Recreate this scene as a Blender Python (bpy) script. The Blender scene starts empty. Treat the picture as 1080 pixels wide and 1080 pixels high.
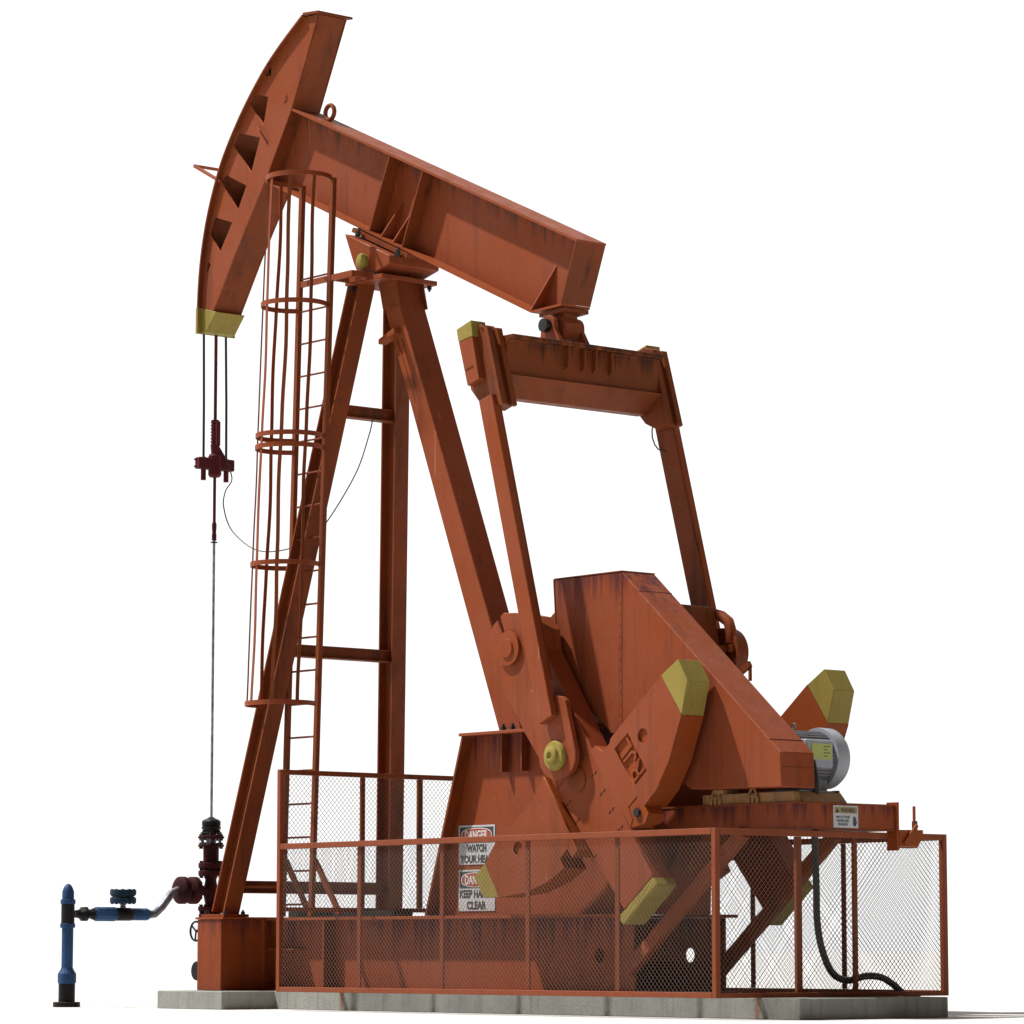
import bpy, bmesh, math, random
from mathutils import Vector, Matrix
random.seed(7)
PI = math.pi
scn = bpy.context.scene
C = scn.collection

# ------------------------------------------------------------------ materials
def _n(nt, t, **kw):
    n = nt.nodes.new(t)
    for k, v in kw.items(): setattr(n, k, v)
    return n
def rgb(c): return (c[0], c[1], c[2], 1.0)
def paint(name, base, alt, grime, rough=.55, streak=.5, patch=.5, scale=1.0, metal=0.0, bump=.15, spec=.15, streak_col=None, drip=None, wear=0):
    """weathered coating: base and alternative tone in big soft patches, fine speckle, vertical run-down streaks"""
    m = bpy.data.materials.new(name); m.use_nodes = True
    nt = m.node_tree; nt.nodes.clear()
    out = _n(nt, 'ShaderNodeOutputMaterial'); b = _n(nt, 'ShaderNodeBsdfPrincipled')
    nt.links.new(b.outputs[0], out.inputs[0])
    tc = _n(nt, 'ShaderNodeTexCoord')
    def noise(sc, det, mapscale=(1, 1, 1), rgh=.6, loc=(0, 0, 0)):
        mp = _n(nt, 'ShaderNodeMapping'); mp.inputs['Scale'].default_value = mapscale; mp.inputs['Location'].default_value = loc
        nt.links.new(tc.outputs['Object'], mp.inputs[0])
        n = _n(nt, 'ShaderNodeTexNoise'); n.inputs['Scale'].default_value = sc * scale
        n.inputs['Detail'].default_value = det; n.inputs['Roughness'].default_value = rgh
        nt.links.new(mp.outputs[0], n.inputs['Vector']); return n.outputs[0]
    def ramp(src, a, bb, lo=0., hi=1.):
        r = _n(nt, 'ShaderNodeMapRange'); r.inputs['From Min'].default_value = a; r.inputs['From Max'].default_value = bb
        r.inputs['To Min'].default_value = lo; r.inputs['To Max'].default_value = hi
        nt.links.new(src, r.inputs[0]); return r.outputs[0]
    def mix(fac, c1, c2, blend='MIX'):
        x = _n(nt, 'ShaderNodeMix', data_type='RGBA', blend_type=blend)
        nt.links.new(fac, x.inputs[0])
        for i, c in ((6, c1), (7, c2)):
            if isinstance(c, tuple): x.inputs[i].default_value = rgb(c)
            else: nt.links.new(c, x.inputs[i])
        return x.outputs[2]
    big = ramp(noise(1.3, 5), .38, .66, 0, patch)
    col = mix(big, base, alt)
    st = ramp(noise(5., 4, (1.6, 1.6, .10), .65, (3, 1, 7)), .54, .74, 0, streak)
    col = mix(st, col, streak_col or grime)
    blot = ramp(noise(3.2, 6, (1, 1, .7), .7, (9, 4, 2)), .60, .74, 0, streak * .8)
    col = mix(blot, col, grime)
    if drip:
        axis, top, length, dcol = drip
        dv = _n(nt, 'ShaderNodeVectorMath', operation='DOT_PRODUCT'); nt.links.new(tc.outputs['Object'], dv.inputs[0]); dv.inputs[1].default_value = axis
        hgt = ramp(dv.outputs['Value'], top-length, top, -.26, .0)
        sm = _n(nt, 'ShaderNodeMath', operation='ADD'); nt.links.new(noise(9., 3, (1, 1, .03), .75, (5, 2, 1)), sm.inputs[0]); nt.links.new(hgt, sm.inputs[1])
        col = mix(ramp(sm.outputs[0], .40, .56, 0, .85), col, dcol)
    if name == 'cast concrete':
        sx = _n(nt, 'ShaderNodeSeparateXYZ'); nt.links.new(tc.outputs['Object'], sx.inputs[0])
        wob = ramp(noise(14., 3), .3, .7, -.012, .012)
        for x0 in (-4.93, -.035):
            a1 = _n(nt, 'ShaderNodeMath', operation='ADD'); nt.links.new(sx.outputs[0], a1.inputs[0]); nt.links.new(wob, a1.inputs[1])
            a2 = _n(nt, 'ShaderNodeMath', operation='SUBTRACT'); nt.links.new(a1.outputs[0], a2.inputs[0]); a2.inputs[1].default_value = x0
            a3 = _n(nt, 'ShaderNodeMath', operation='ABSOLUTE'); nt.links.new(a2.outputs[0], a3.inputs[0])
            col = mix(ramp(a3.outputs[0], .045, .008, 0, .75), col, (.20, .085, .03))
    if wear:
        # thin chipped line along plate edges, broken up by noise, and a few pale scuffs
        bv = _n(nt, 'ShaderNodeBevel'); bv.samples = 3; bv.inputs['Radius'].default_value = .014
        ge = _n(nt, 'ShaderNodeNewGeometry'); dd = _n(nt, 'ShaderNodeVectorMath', operation='DOT_PRODUCT')
        nt.links.new(bv.outputs[0], dd.inputs[0]); nt.links.new(ge.outputs['True Normal'], dd.inputs[1])
        em = ramp(dd.outputs['Value'], .97, .82, 0, 1)
        en = ramp(noise(22., 4, (1, 1, 1), .7, (4, 8, 3)), .44, .60, 0, wear)
        mm = _n(nt, 'ShaderNodeMath', operation='MULTIPLY'); nt.links.new(em, mm.inputs[0]); nt.links.new(en, mm.inputs[1])
        col = mix(mm.outputs[0], col, (.36, .13, .06))
        sc_ = ramp(noise(7., 2, (3.0, 3.0, .22), .4, (11, 3, 5)), .735, .76, 0, .35)
        col = mix(sc_, col, (.42, .20, .12))
    fine = ramp(noise(95., 3, (1, 1, 1), .8), .3, .7, .86, 1.14)
    mul = _n(nt, 'ShaderNodeVectorMath', operation='SCALE'); nt.links.new(col, mul.inputs[0]); nt.links.new(fine, mul.inputs['Scale'])
    nt.links.new(mul.outputs[0], b.inputs['Base Color'])
    rr = ramp(noise(9., 4), .3, .7, rough - .1, rough + .15); nt.links.new(rr, b.inputs['Roughness'])
    b.inputs['Metallic'].default_value = metal
    b.inputs['Specular IOR Level'].default_value = spec
    if bump:
        bp = _n(nt, 'ShaderNodeBump'); bp.inputs['Strength'].default_value = bump; bp.inputs['Distance'].default_value = .01
        nt.links.new(noise(28., 5, (1, 1, 1), .7), bp.inputs['Height']); nt.links.new(bp.outputs[0], b.inputs['Normal'])
    return m
def plain(name, c, rough=.5, metal=0., spec=.4):
    m = bpy.data.materials.new(name); m.use_nodes = True
    b = m.node_tree.nodes['Principled BSDF']
    b.inputs['Base Color'].default_value = rgb(c); b.inputs['Roughness'].default_value = rough
    b.inputs['Metallic'].default_value = metal; b.inputs['Specular IOR Level'].default_value = spec
    return m
RED  = paint('red oxide paint', (.245, .058, .023), (.225, .045, .008), (.10, .032, .018), streak=.6, patch=1.0, wear=.5)
REDO = paint('orange red paint', (.255, .052, .009), (.235, .056, .018), (.11, .034, .018), streak=.35, patch=.7)
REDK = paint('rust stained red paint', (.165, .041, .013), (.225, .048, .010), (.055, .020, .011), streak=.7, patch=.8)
PUR = (.055, .010, .016); DRK = (.045, .016, .010); UP = (0, 0, 1)
def redp(name, top, length, col=PUR): return paint(name, (.235, .056, .023), (.225, .044, .008), (.10, .028, .018), streak=.6, patch=1.0, wear=.5, drip=(UP, top-.15, length, col))
REDP = redp('red paint with purple run stains', .74, .42)
REDCB = redp('cross beam paint', .745, .26, (.10, .022, .018))
REDEQ = paint('equalizer paint', (.165, .041, .013), (.215, .048, .010), (.055, .020, .011), streak=.6, patch=1.0, wear=.4, drip=(UP, 5.12, .22, (.035, .014, .008)))
REDPED = redp('pedestal paint', 2.187, .55)
REDGD = redp('guard paint', 3.344, .42)
REDPF = redp('platform paint', 1.542, .22)
REDBM = paint('beam paint', (.235, .056, .022), (.225, .045, .009), (.10, .032, .018), streak=.5, patch=1.0, wear=.5, drip=((.4155, 0, .9096), 5.63, .24, (.085, .030, .016)))
MESHR= paint('fence frame paint', (.235, .060, .025), (.19, .046, .015), (.11, .04, .025), streak=.3, patch=.7, scale=3)
YEL  = paint('dull yellow paint', (.275, .215, .05), (.24, .185, .042), (.12, .09, .03), streak=.35, patch=.6)
WELL = paint('dark red wellhead paint', (.058, .006, .008), (.020, .006, .006), (.008, .007, .007), streak=1.0, patch=1.0, scale=2.5, rough=.6, spec=.10)
TEAL = paint('dark teal valve paint', (.014, .042, .085), (.010, .024, .045), (.006, .009, .010), streak=1.0, patch=1.0, scale=3, rough=.55)
CARR = paint('carrier bar red paint', (.095, .011, .016), (.06, .009, .012), (.02, .008, .009), streak=.8, patch=.8, scale=2.5, rough=.55)
BLUE = paint('blue pipe paint', (.025, .075, .19), (.014, .035, .085), (.008, .012, .018), streak=.9, patch=.8, scale=2.5, rough=.5)
OILY = paint('oily black iron', (.009, .009, .010), (.018, .017, .017), (.006, .006, .006), streak=.6, scale=3, rough=.45)
GREENISH = paint('greasy green gasket', (.03, .06, .045), (.015, .02, .02), (.008, .01, .01), streak=.8, scale=4)
STEEL= paint('worn steel pipe', (.20, .21, .24), (.12, .10, .10), (.05, .04, .04), metal=.6, streak=.7, scale=3, rough=.42)
ROD  = paint('polished rod steel', (.42, .46, .50), (.10, .11, .12), (.03, .03, .035), metal=.8, streak=.7, patch=.9, scale=6, rough=.35)
CONC = paint('cast concrete', (.31, .315, .285), (.22, .23, .215), (.12, .12, .105), streak=.55, patch=.8, scale=2.2, rough=.9, bump=.6, spec=.2)
WIRE = paint('galvanised mesh wire', (.13, .10, .085), (.10, .065, .05), (.07, .04, .03), metal=.1, streak=.3, rough=.5, bump=0)
TAN  = paint('tan primer', (.30, .17, .075), (.24, .12, .05), (.12, .06, .03), streak=.6, patch=.7, scale=2)
WHITE= paint('white motor enamel', (.30, .32, .36), (.24, .26, .29), (.14, .13, .12), streak=.3, patch=.6, scale=2, rough=.4)
GREY = paint('grey motor casting', (.20, .20, .21), (.15, .15, .15), (.05, .045, .04), streak=.5, patch=.7, scale=3)
RUB  = plain('black rubber', (.012, .013, .015), .45)
BLK  = plain('black iron bolt', (.02, .018, .018), .5, .3)
CABLE= plain('thin grey cable', (.05, .055, .055), .5)
BRID = plain('bridle wire rope', (.02, .024, .027), .5, .4)
SIGNW= paint('sign face white', (.50, .52, .54), (.40, .42, .44), (.22, .20, .19), streak=.45, patch=.6, scale=4, bump=.1)
SIGNK= plain('sign black', (.035, .045, .045), .6)
SIGNR= plain('sign red', (.30, .05, .04), .6)
SIGNL= plain('sign letter white', (.58, .55, .52), .6)
SIGNA= paint('sign faded amber', (.32, .25, .12), (.25, .19, .09), (.13, .10, .06), streak=.5, scale=5)
LABEL= paint('label green yellow', (.38, .42, .14), (.33, .36, .12), (.2, .2, .1), streak=.3, scale=6)
NAVY = plain('sign dark blue', (.03, .05, .09), .6)

def ground_mat():
    m = bpy.data.materials.new('white studio floor'); m.use_nodes = True
    nt = m.node_tree; b = nt.nodes['Principled BSDF']
    tc = _n(nt, 'ShaderNodeTexCoord'); n = _n(nt, 'ShaderNodeTexNoise'); n.inputs['Scale'].default_value = .6
    nt.links.new(tc.outputs['Object'], n.inputs['Vector'])
    r = _n(nt, 'ShaderNodeValToRGB'); r.color_ramp.elements[0].color = (.55, .55, .545, 1); r.color_ramp.elements[1].color = (.59, .59, .585, 1)
    nt.links.new(n.outputs[0], r.inputs[0]); nt.links.new(r.outputs[0], b.inputs['Base Color'])
    b.inputs['Roughness'].default_value = 1.0; b.inputs['Specular IOR Level'].default_value = 0
    return m

# ------------------------------------------------------------------ object helpers
ORG = {}
def thing(name, label, cat, loc, group=None):
    o = bpy.data.objects.new(name, None); C.objects.link(o); o.location = loc
    o['label'] = label; o['category'] = cat
    if group: o['group'] = group
    ORG[o] = Vector(loc); return o
def obj(name, bm, mat, parent=None, smooth=False, bevel=0.0, label=None, recalc=True):
    """link a bmesh (or ready mesh) whose vertices are in world coordinates as one mesh object"""
    if isinstance(bm, bpy.types.Mesh): me = bm; me.name = name
    else:
        if recalc: bmesh.ops.recalc_face_normals(bm, faces=bm.faces[:])
        me = bpy.data.meshes.new(name); bm.to_mesh(me); bm.free()
    o = bpy.data.objects.new(name, me); C.objects.link(o)
    if mat and len(me.materials) == 0: me.materials.append(mat)
    org = Vector((0, 0, 0))
    if parent is not None:
        o.parent = parent; org = ORG[parent]
    ORG[o] = org
    me.transform(Matrix.Translation(-org))
    if smooth:
        for p in me.polygons: p.use_smooth = True
        mod = o.modifiers.new('edge', 'EDGE_SPLIT'); mod.split_angle = math.radians(38)
    if bevel:
        mod = o.modifiers.new('bevel', 'BEVEL'); mod.width = bevel; mod.segments = 1; mod.limit_method = 'ANGLE'; mod.angle_limit = math.radians(40)
    if label: o['label'] = label
    return o
def nb(): return bmesh.new()
def box(bm, x0, x1, y0, y1, z0, z1):
    v = [bm.verts.new(p) for p in ((x0,y0,z0),(x1,y0,z0),(x1,y1,z0),(x0,y1,z0),(x0,y0,z1),(x1,y0,z1),(x1,y1,z1),(x0,y1,z1))]
    for f in ((0,3,2,1),(4,5,6,7),(0,1,5,4),(1,2,6,5),(2,3,7,6),(3,0,4,7)): bm.faces.new([v[i] for i in f])
    return bm
def prism(bm, poly, y0, y1, ax=1):
    """extrude a polygon given in the XZ plane along Y (ax=1) or in the YZ plane along X (ax=0) or XY along Z (ax=2)"""
    def P(a, b, t): return (a, t, b) if ax == 1 else ((t, a, b) if ax == 0 else (a, b, t))
    A = [bm.verts.new(P(a, b, y0)) for a, b in poly]; B = [bm.verts.new(P(a, b, y1)) for a, b in poly]
    bm.faces.new(A); bm.faces.new(B[::-1]); n = len(poly)
    for i in range(n): bm.faces.new((A[i], B[i], B[(i+1) % n], A[(i+1) % n]))
    return bm
def frame(d, up=None):
    d = Vector(d).normalized(); up = Vector(up) if up else (Vector((0, 0, 1)) if abs(d.z) < .95 else Vector((1, 0, 0)))
    s = d.cross(up).normalized(); u = s.cross(d).normalized(); return d, s, u
def bar(bm, p0, p1, w, h, up=None, w1=None, h1=None):
    """rectangular bar: w across, h along 'up'"""
    p0, p1 = Vector(p0), Vector(p1); d, s, u = frame(p1 - p0, up); w1 = w1 or w; h1 = h1 or h
    R = []
    for p, a, b in ((p0, w, h), (p1, w1, h1)):
        R.append([bm.verts.new(p + s*a*i/2 + u*b*j/2) for i, j in ((-1,-1),(1,-1),(1,1),(-1,1))])
    bm.faces.new(R[0]); bm.faces.new(R[1][::-1])
    for i in range(4): bm.faces.new((R[0][i], R[1][i], R[1][(i+1) % 4], R[0][(i+1) % 4]))
    return bm
def tube(bm, pts, r, n=12, cap=True):
    pts = [Vector(p) for p in pts]; rs = r if isinstance(r, (list, tuple)) else [r]*len(pts)
    rings = []; s = None
    for i, p in enumerate(pts):
        d = (pts[min(i+1, len(pts)-1)] - pts[max(i-1, 0)]).normalized()
        if s is None: _, s, u = frame(d)
        else:
            s = (s - d*s.dot(d)).normalized()
        u = s.cross(d).normalized()
        rings.append([bm.verts.new(p + (s*math.cos(2*PI*k/n) + u*math.sin(2*PI*k/n))*rs[i]) for k in range(n)])
    for a, b in zip(rings, rings[1:]):
        for k in range(n): bm.faces.new((a[k], a[(k+1) % n], b[(k+1) % n], b[k]))
    if cap: bm.faces.new(rings[0][::-1]); bm.faces.new(rings[-1])
    return bm
def lathe(bm, base, axis, prof, n=28, up=None):
    """prof: list of (t along axis, radius)"""
    base = Vector(base); d, s, u = frame(axis, up); rings = []
    for t, r in prof:
        rings.append([bm.verts.new(base + d*t + (s*math.cos(2*PI*(k+.5)/n) + u*math.sin(2*PI*(k+.5)/n))*max(r, .0005)) for k in range(n)])
    for a, b in zip(rings, rings[1:]):
        for k in range(n): bm.faces.new((a[k], a[(k+1) % n], b[(k+1) % n], b[k]))
    bm.faces.new(rings[0][::-1]); bm.faces.new(rings[-1]); return bm
def cyl(bm, base, axis, L, r, n=24): return lathe(bm, base, axis, [(0, r), (L, r)], n)
def torus(bm, c, axis, R, r, n=28, m=8, a0=0, a1=2*PI):
    c = Vector(c); d, s, u = frame(axis); full = abs(a1-a0-2*PI) < 1e-4; rings = []
    N = n if full else n+1
    for i in range(N):
        a = a0 + (a1-a0)*i/n; e = s*math.cos(a) + u*math.sin(a)
        rings.append([bm.verts.new(c + e*(R + r*math.cos(2*PI*k/m)) + d*r*math.sin(2*PI*k/m)) for k in range(m)])
    for i in range(n):
        a, b = rings[i], rings[(i+1) % N]
        for k in range(m): bm.faces.new((a[k], a[(k+1) % m], b[(k+1) % m], b[k]))
    if not full: bm.faces.new(rings[0][::-1]); bm.faces.new(rings[-1])
    return bm
def circ(cx, cz, r, n=28, a0=0, a1=2*PI, ry=None):
    return [(cx + r*math.cos(a0+(a1-a0)*k/n), cz + (ry or r)*math.sin(a0+(a1-a0)*k/n)) for k in range(n)]
def holed(polys, y0, y1):
    """plate in the XZ plane between y0 and y1: first polygon is the outline, others are openings"""
    cu = bpy.data.curves.new('tmp', 'CURVE'); cu.dimensions = '2D'; cu.fill_mode = 'BOTH'
    for poly in polys:
        sp = cu.splines.new('POLY'); sp.points.add(len(poly)-1); sp.use_cyclic_u = True
        for q, (a, b) in zip(sp.points, poly): q.co = (a, b, 0, 1)
    cu.extrude = abs(y1-y0)/2
    o = bpy.data.objects.new('tmp', cu); C.objects.link(o)
    me = bpy.data.meshes.new_from_object(o, depsgraph=bpy.context.evaluated_depsgraph_get())
    bpy.data.objects.remove(o)
    me.transform(Matrix(((1,0,0,0),(0,0,-1,(y0+y1)/2),(0,1,0,0),(0,0,0,1))))
    me.materials.clear(); return me
def letters(txt, origin, right, up, size, depth=.004, stretch=1.0, align='CENTER', space=1.0, bold=0.0, fit=None):
    cu = bpy.data.curves.new('tmp', 'FONT'); cu.body = txt; cu.size = size; cu.align_x = align; cu.align_y = 'CENTER'
    cu.extrude = depth/2; cu.space_character = space; cu.offset = bold
    o = bpy.data.objects.new('tmp', cu); C.objects.link(o)
    me = bpy.data.meshes.new_from_object(o, depsgraph=bpy.context.evaluated_depsgraph_get()); bpy.data.objects.remove(o)
    if fit:
        xs = [v.co.x for v in me.vertices]; ys = [v.co.y for v in me.vertices]; stretch = fit/(max(xs)-min(xs))
        me.transform(Matrix.Translation((-(max(xs)+min(xs))/2, -(max(ys)+min(ys))/2, 0)))
    r = Vector(right).normalized(); u = Vector(up).normalized(); n = r.cross(u)
    M = Matrix(((r.x*stretch, u.x, n.x, origin[0]), (r.y*stretch, u.y, n.y, origin[1]), (r.z*stretch, u.z, n.z, origin[2]), (0,0,0,1)))
    me.transform(M); me.materials.clear(); return me
def bolt(name, p, axis, parent, r=.016, L=.02, mat=None):
    return obj(name, lathe(nb(), p, axis, [(0, r), (L, r), (L, r*.5), (L*1.6, r*.5)], 6), mat or BLK, parent)
def ibeam(bm, p0, p1, w, h, tw, tf, up):
    """I section: flanges are w wide (across) and stand h apart along up"""
    p0, p1 = Vector(p0), Vector(p1); d, s, u = frame(p1-p0, up)
    for k in (-1, 1): bar(bm, p0+u*k*(h-tf)/2, p1+u*k*(h-tf)/2, w, tf, up)
    bar(bm, p0, p1, tw, h-2*tf, up); return bm

# ------------------------------------------------------------------ ground
g = obj('ground', box(nb(), -400, 400, -400, 400, -.3, 0), ground_mat()); g['kind'] = 'structure'

# ------------------------------------------------------------------ concrete slab
bm = nb()
slabpoly = [(-6.80,-1.29),(-5.86,-1.29),(-5.86,-.755),(.40,-.755),(.40,.755),(-5.86,.755),(-5.86,1.29),(-6.80,1.29)]
prism(bm, slabpoly, 0, .150, ax=2)
slab = obj('concrete_slab', bm, CONC, bevel=.006)
slab['label'] = 'weathered grey concrete slab lying on the white ground beneath the red pump jack'; slab['category'] = 'slab'

# ------------------------------------------------------------------ PUMP JACK
PJ = thing('pump_jack', 'rusty orange red oil well pump jack with horse head raised and yellow tipped counterweights', 'pump jack', (-3.2, 0, .15))
Z0 = .152
# cross beam carrying the front legs
cb = obj('cross_beam', box(nb(), -6.585, -6.235, -1.035, 1.035, Z0, .745), REDCB, PJ, bevel=.005)
obj('top_plate', box(nb(), -6.60, -6.20, -1.045, 1.045, .746, .765), RED, cb)
for y in (-.62, -.50): obj('stiffener', box(nb(), -6.234, -6.19, y-.01, y+.01, Z0, .744), REDO, cb)
# skid beams with open ends
for s in (-1, 1):
    x0, x1 = -6.18, -1.665
    yw = s*.465
    web = holed([[(x0, Z0+.02), (x1, Z0+.02), (x1, .735), (x0, .735)], circ(-2.06, .45, .058)], yw-.01, yw+.01)
    sk = obj('skid_beam', web, REDP, PJ)
    bm = nb(); yo, yi = yw+s*.14, yw-s*.06
    a, b = sorted((yo, yi))
    box(bm, x0, x1, a, b, .737, .762); obj('top_flange', bm, RED, sk)
    bm = nb(); box(bm, x0, x1, a, b, Z0+.001, Z0+.018); obj('bottom_flange', bm, RED, sk)
    for x in (-5.40, -4.2, -2.95, -1.675):
        a, b = sorted((yw+s*.0105, yw+s*.13))
        if x == -1.675: continue
        if x in (-5.40,): obj('stiffener', box(nb(), x-.01, x+.01, a, b, Z0+.02, .735), REDK, sk)
for x in (-5.2, -3.6, -2.2):
    obj('cross_member', box(nb(), x-.08, x+.08, -.454, .454, .40, .70), REDK, PJ)
obj('shelf_plate', box(nb(), -6.17, -5.8, -.60, -.476, .490, .500), RED, PJ)
obj('cable_tray', box(nb(), -6.15, -4.70, -.40, -.20, .763, .815), BLK, PJ)
obj('cable_tray', box(nb(), -2.35, -1.9, .30, .52, .763, .85), BLK, PJ)

# samson post: two front legs, braces, rear leg
def leg_at(s, z):
    t = (z-.78)/(6.16-.78); return Vector((-6.405 + t*(-5.44+6.405), s*(.88-.69*t), z))
for s in (-1, 1):
    p0, p1 = leg_at(s, .79), leg_at(s, 6.15)
    bm = nb(); ibeam(bm, p0, p1, .155, .185, .012, .016, (1, 0, .18))
    lg = obj('front_leg', bm, REDK, PJ)
    f = leg_at(s, .776); obj('foot_plate', box(nb(), f.x-.16, f.x+.17, f.y-.13, f.y+.13, .766, .79), RED, lg)
    for dx in (-.13, .14):
        for dy in (-.09, .09): bolt('bolt', (f.x+dx, f.y+dy, .79), (0, 0, 1), lg, r=.018, L=.022)
for z in (1.02, 3.02, 5.06):
    a, b = leg_at(-1, z), leg_at(1, z)
    bm = nb(); ibeam(bm, (a.x+.02, a.y+.02, z), (b.x+.02, b.y-.02, z), .10, .105, .01, .012, (0, 0, 1))
    obj('cross_brace', bm, REDK, PJ)
bm = nb(); box(bm, -5.54, -5.02, -.30, .30, 6.128, 6.168); tp = obj('post_top_plate', bm, RED, PJ, bevel=.004)
for x, y in ((-5.08, .26), (-5.5, -.25)): bolt('bolt', (x, y, 6.128), (0, 0, -1), tp, r=.02, L=.03)
# rear leg (box post widening slightly), from post top to pedestal
def rl(t): return Vector((-5.17 + t*(-3.54+5.17), 0, 6.10 + t*(2.20-6.10)))
bm = nb(); bar(bm, rl(0), rl(1), .28, .19, (1, 0, .42), .225, .255)
rleg = obj('rear_leg', bm, RED, PJ, bevel=.006)
for s in (-1, 1):
    p = rl(.105)
    obj('clamp_bracket', prism(nb(), [(p.x-.20,p.z-.055),(p.x+.02,p.z+.02),(p.x+.02,p.z-.03),(p.x-.20,p.z-.10)], *sorted((s*.115, s*.20))), RED, rleg, bevel=.004)
    q = rl(.03)
    obj('gusset', prism(nb(), [(q.x-.14,6.127),(q.x+.10,6.127),(q.x+.16,5.90),(q.x-.08,5.90)], *sorted((s*.139, s*.150))), REDK, rleg)
for dx in (-.055, .01):
    obj('conduit', bar(nb(), rl(.125)+Vector((dx, -.137, 0)), rl(.27)+Vector((dx*.6, -.126, 0)), .014, .014, (0,1,0)), REDK, rleg)

# saddle bearing under the beam
sad = [(-5.588,6.595),(-4.956,6.317),(-4.96,6.245),(-5.17,6.197),(-5.40,6.22),(-5.464,6.326)]
sd = obj('saddle_bearing', prism(nb(), sad, -.27, .27), RED, PJ, bevel=.006)
for s in (-1, 1):
    obj('bearing_cap', lathe(nb(), (-5.311, s*.271, 6.312), (0, s, 0), [(0, .068), (.035, .068), (.045, .055)], 28), YEL, sd, smooth=True)
bm = nb()
for x in (-5.55, -5.05): box(bm, x-.05, x+.05, -.235, .235, 6.13+.0, 6.20) if False else None
prism(bm, [(-5.62,6.63),(-4.86,6.29),(-4.845,6.325),(-5.60,6.665)], -.17, .17); obj('shim_plate', bm, REDK, sd)
for x, z in ((-5.50, 6.625), (-4.95, 6.375)):
    for y in (-.20, .20): bolt('bolt', (x, y, z-.06), (.41, 0, .91), sd, r=.022, L=.05)

# walking beam
ang = math.atan2(7.852-6.126, 6.452-2.672)
bd = Vector((math.cos(ang), 0, -math.sin(ang)))          # along beam towards the tail
bn = Vector((math.sin(ang), 0, math.cos(ang)))           # out of the top flange
T0 = Vector((-6.62, 0, 7.928)); T1 = Vector((-2.672, 0, 6.126))
Lb = (T1-T0).length
def bp(s, d): p = T0 + bd*s - bn*d; return (p.x, p.z)    # s along, d down from the top face
D = .694
tf = .022
# bottom flange ends before the tail with an upward chamfer
sb = Vector((-3.243, 0, 5.604)) - T0; sB = sb.dot(bd); 
se = Vector((-2.878, 0, 5.613)) - T0; sE = se.dot(bd); dE = -se.dot(bn); dB = -sb.dot(bn)
dA = dB
beam = obj('walking_beam', prism(nb(), [bp(.10, tf), bp(Lb-.012, tf), bp(sE-.006, dE-tf), bp(sB, dB-tf), bp(0, dA-tf)], -.012, .012), REDBM, PJ)
obj('top_flange', prism(nb(), [bp(.125, 0), bp(Lb, 0), bp(Lb, tf-.001), bp(.125, tf-.001)], -.157, .157), RED, beam)
obj('bottom_flange', prism(nb(), [bp(0, dA-tf+.001), bp(sB, dB-tf+.001), bp(sE, dE-tf+.001), bp(sE, dE), bp(sB, dB), bp(0, dA)], -.155, .155), REDO, beam)
obj('end_plate', prism(nb(), [bp(Lb-.011, tf), bp(Lb, tf), bp(sE, dE-tf), bp(sE-.011, dE-tf)], -.155, .155), REDK, beam)
for sx in (1.66, 2.16):
    for s in (-1, 1):
        a, b = sorted((s*.0125, s*.15)); obj('stiffener', prism(nb(), [bp(sx-.007, tf+.001), bp(sx+.007, tf+.001), bp(sx+.007, dA-tf), bp(sx-.007, dA-tf)], a, b), REDK, beam)
def gusset(sx, h, yo, s, name='gusset', lean=0):
    A = T0 + bd*(sx+lean) - bn*(dA-tf-h); B = T0 + bd*sx - bn*(dA-tf)
    bm = nb(); t = bd*.006
    vs = []
    for k in (-1, 1):
        vs.append([bm.verts.new(A + t*k + Vector((0, s*.0125, 0))), bm.verts.new(B + t*k + Vector((0, s*.0125, 0))), bm.verts.new(B + t*k + Vector((0, s*yo, 0)))])
    bm.faces.new(vs[0]); bm.faces.new(vs[1][::-1])
    for i in range(3): bm.faces.new((vs[0][i], vs[1][i], vs[1][(i+1) % 3], vs[0][(i+1) % 3]))
    obj(name, bm, RED, beam)
for s in (-1, 1):
    gusset(1.84, .34, .15, s); gusset(2.02, .34, .15, s); gusset(sB-.02, .40, .15, s)
bm = nb(); torus(bm, (-6.165, 0, 7.80), (0, 1, 0), .065, .02, 24, 8); obj('lifting_eye', bm, REDK, beam, smooth=True)

# horse head
curve = [(-6.316,8.677),(-6.631,8.481),(-6.878,8.299),(-7.127,8.064),(-7.342,7.819),(-7.536,7.547),(-7.685,7.240),(-7.785,6.945),(-7.848,6.640),(-7.876,6.330),(-7.880,6.05)]
back = [(-7.805,6.05),(-7.374,6.678),(-6.86,7.36),(-6.53,7.86),(-6.133,8.654)]
def dens(c):
    out = []
    for i in range(len(c)-1):
        p0 = c[max(i-1, 0)]; p1 = c[i]; p2 = c[i+1]; p3 = c[min(i+2, len(c)-1)]
        for k in range(4):
            t = k/4
            out.append(tuple(.5*((2*p1[j]) + (-p0[j]+p2[j])*t + (2*p0[j]-5*p1[j]+4*p2[j]-p3[j])*t*t + (-p0[j]+3*p1[j]-3*p2[j]+p3[j])*t**3) for j in (0, 1)))
    return out + [c[-1]]
dc = dens(curve)
def inner(c, off):
    out = []
    for i, (a, b) in enumerate(c):
        p = c[max(i-1, 0)]; q = c[min(i+1, len(c)-1)]; t = Vector((q[0]-p[0], q[1]-p[1])).normalized()
        out.append((a - t.y*off, b + t.x*off))
    return out
ic = inner(dc, .017)
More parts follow.
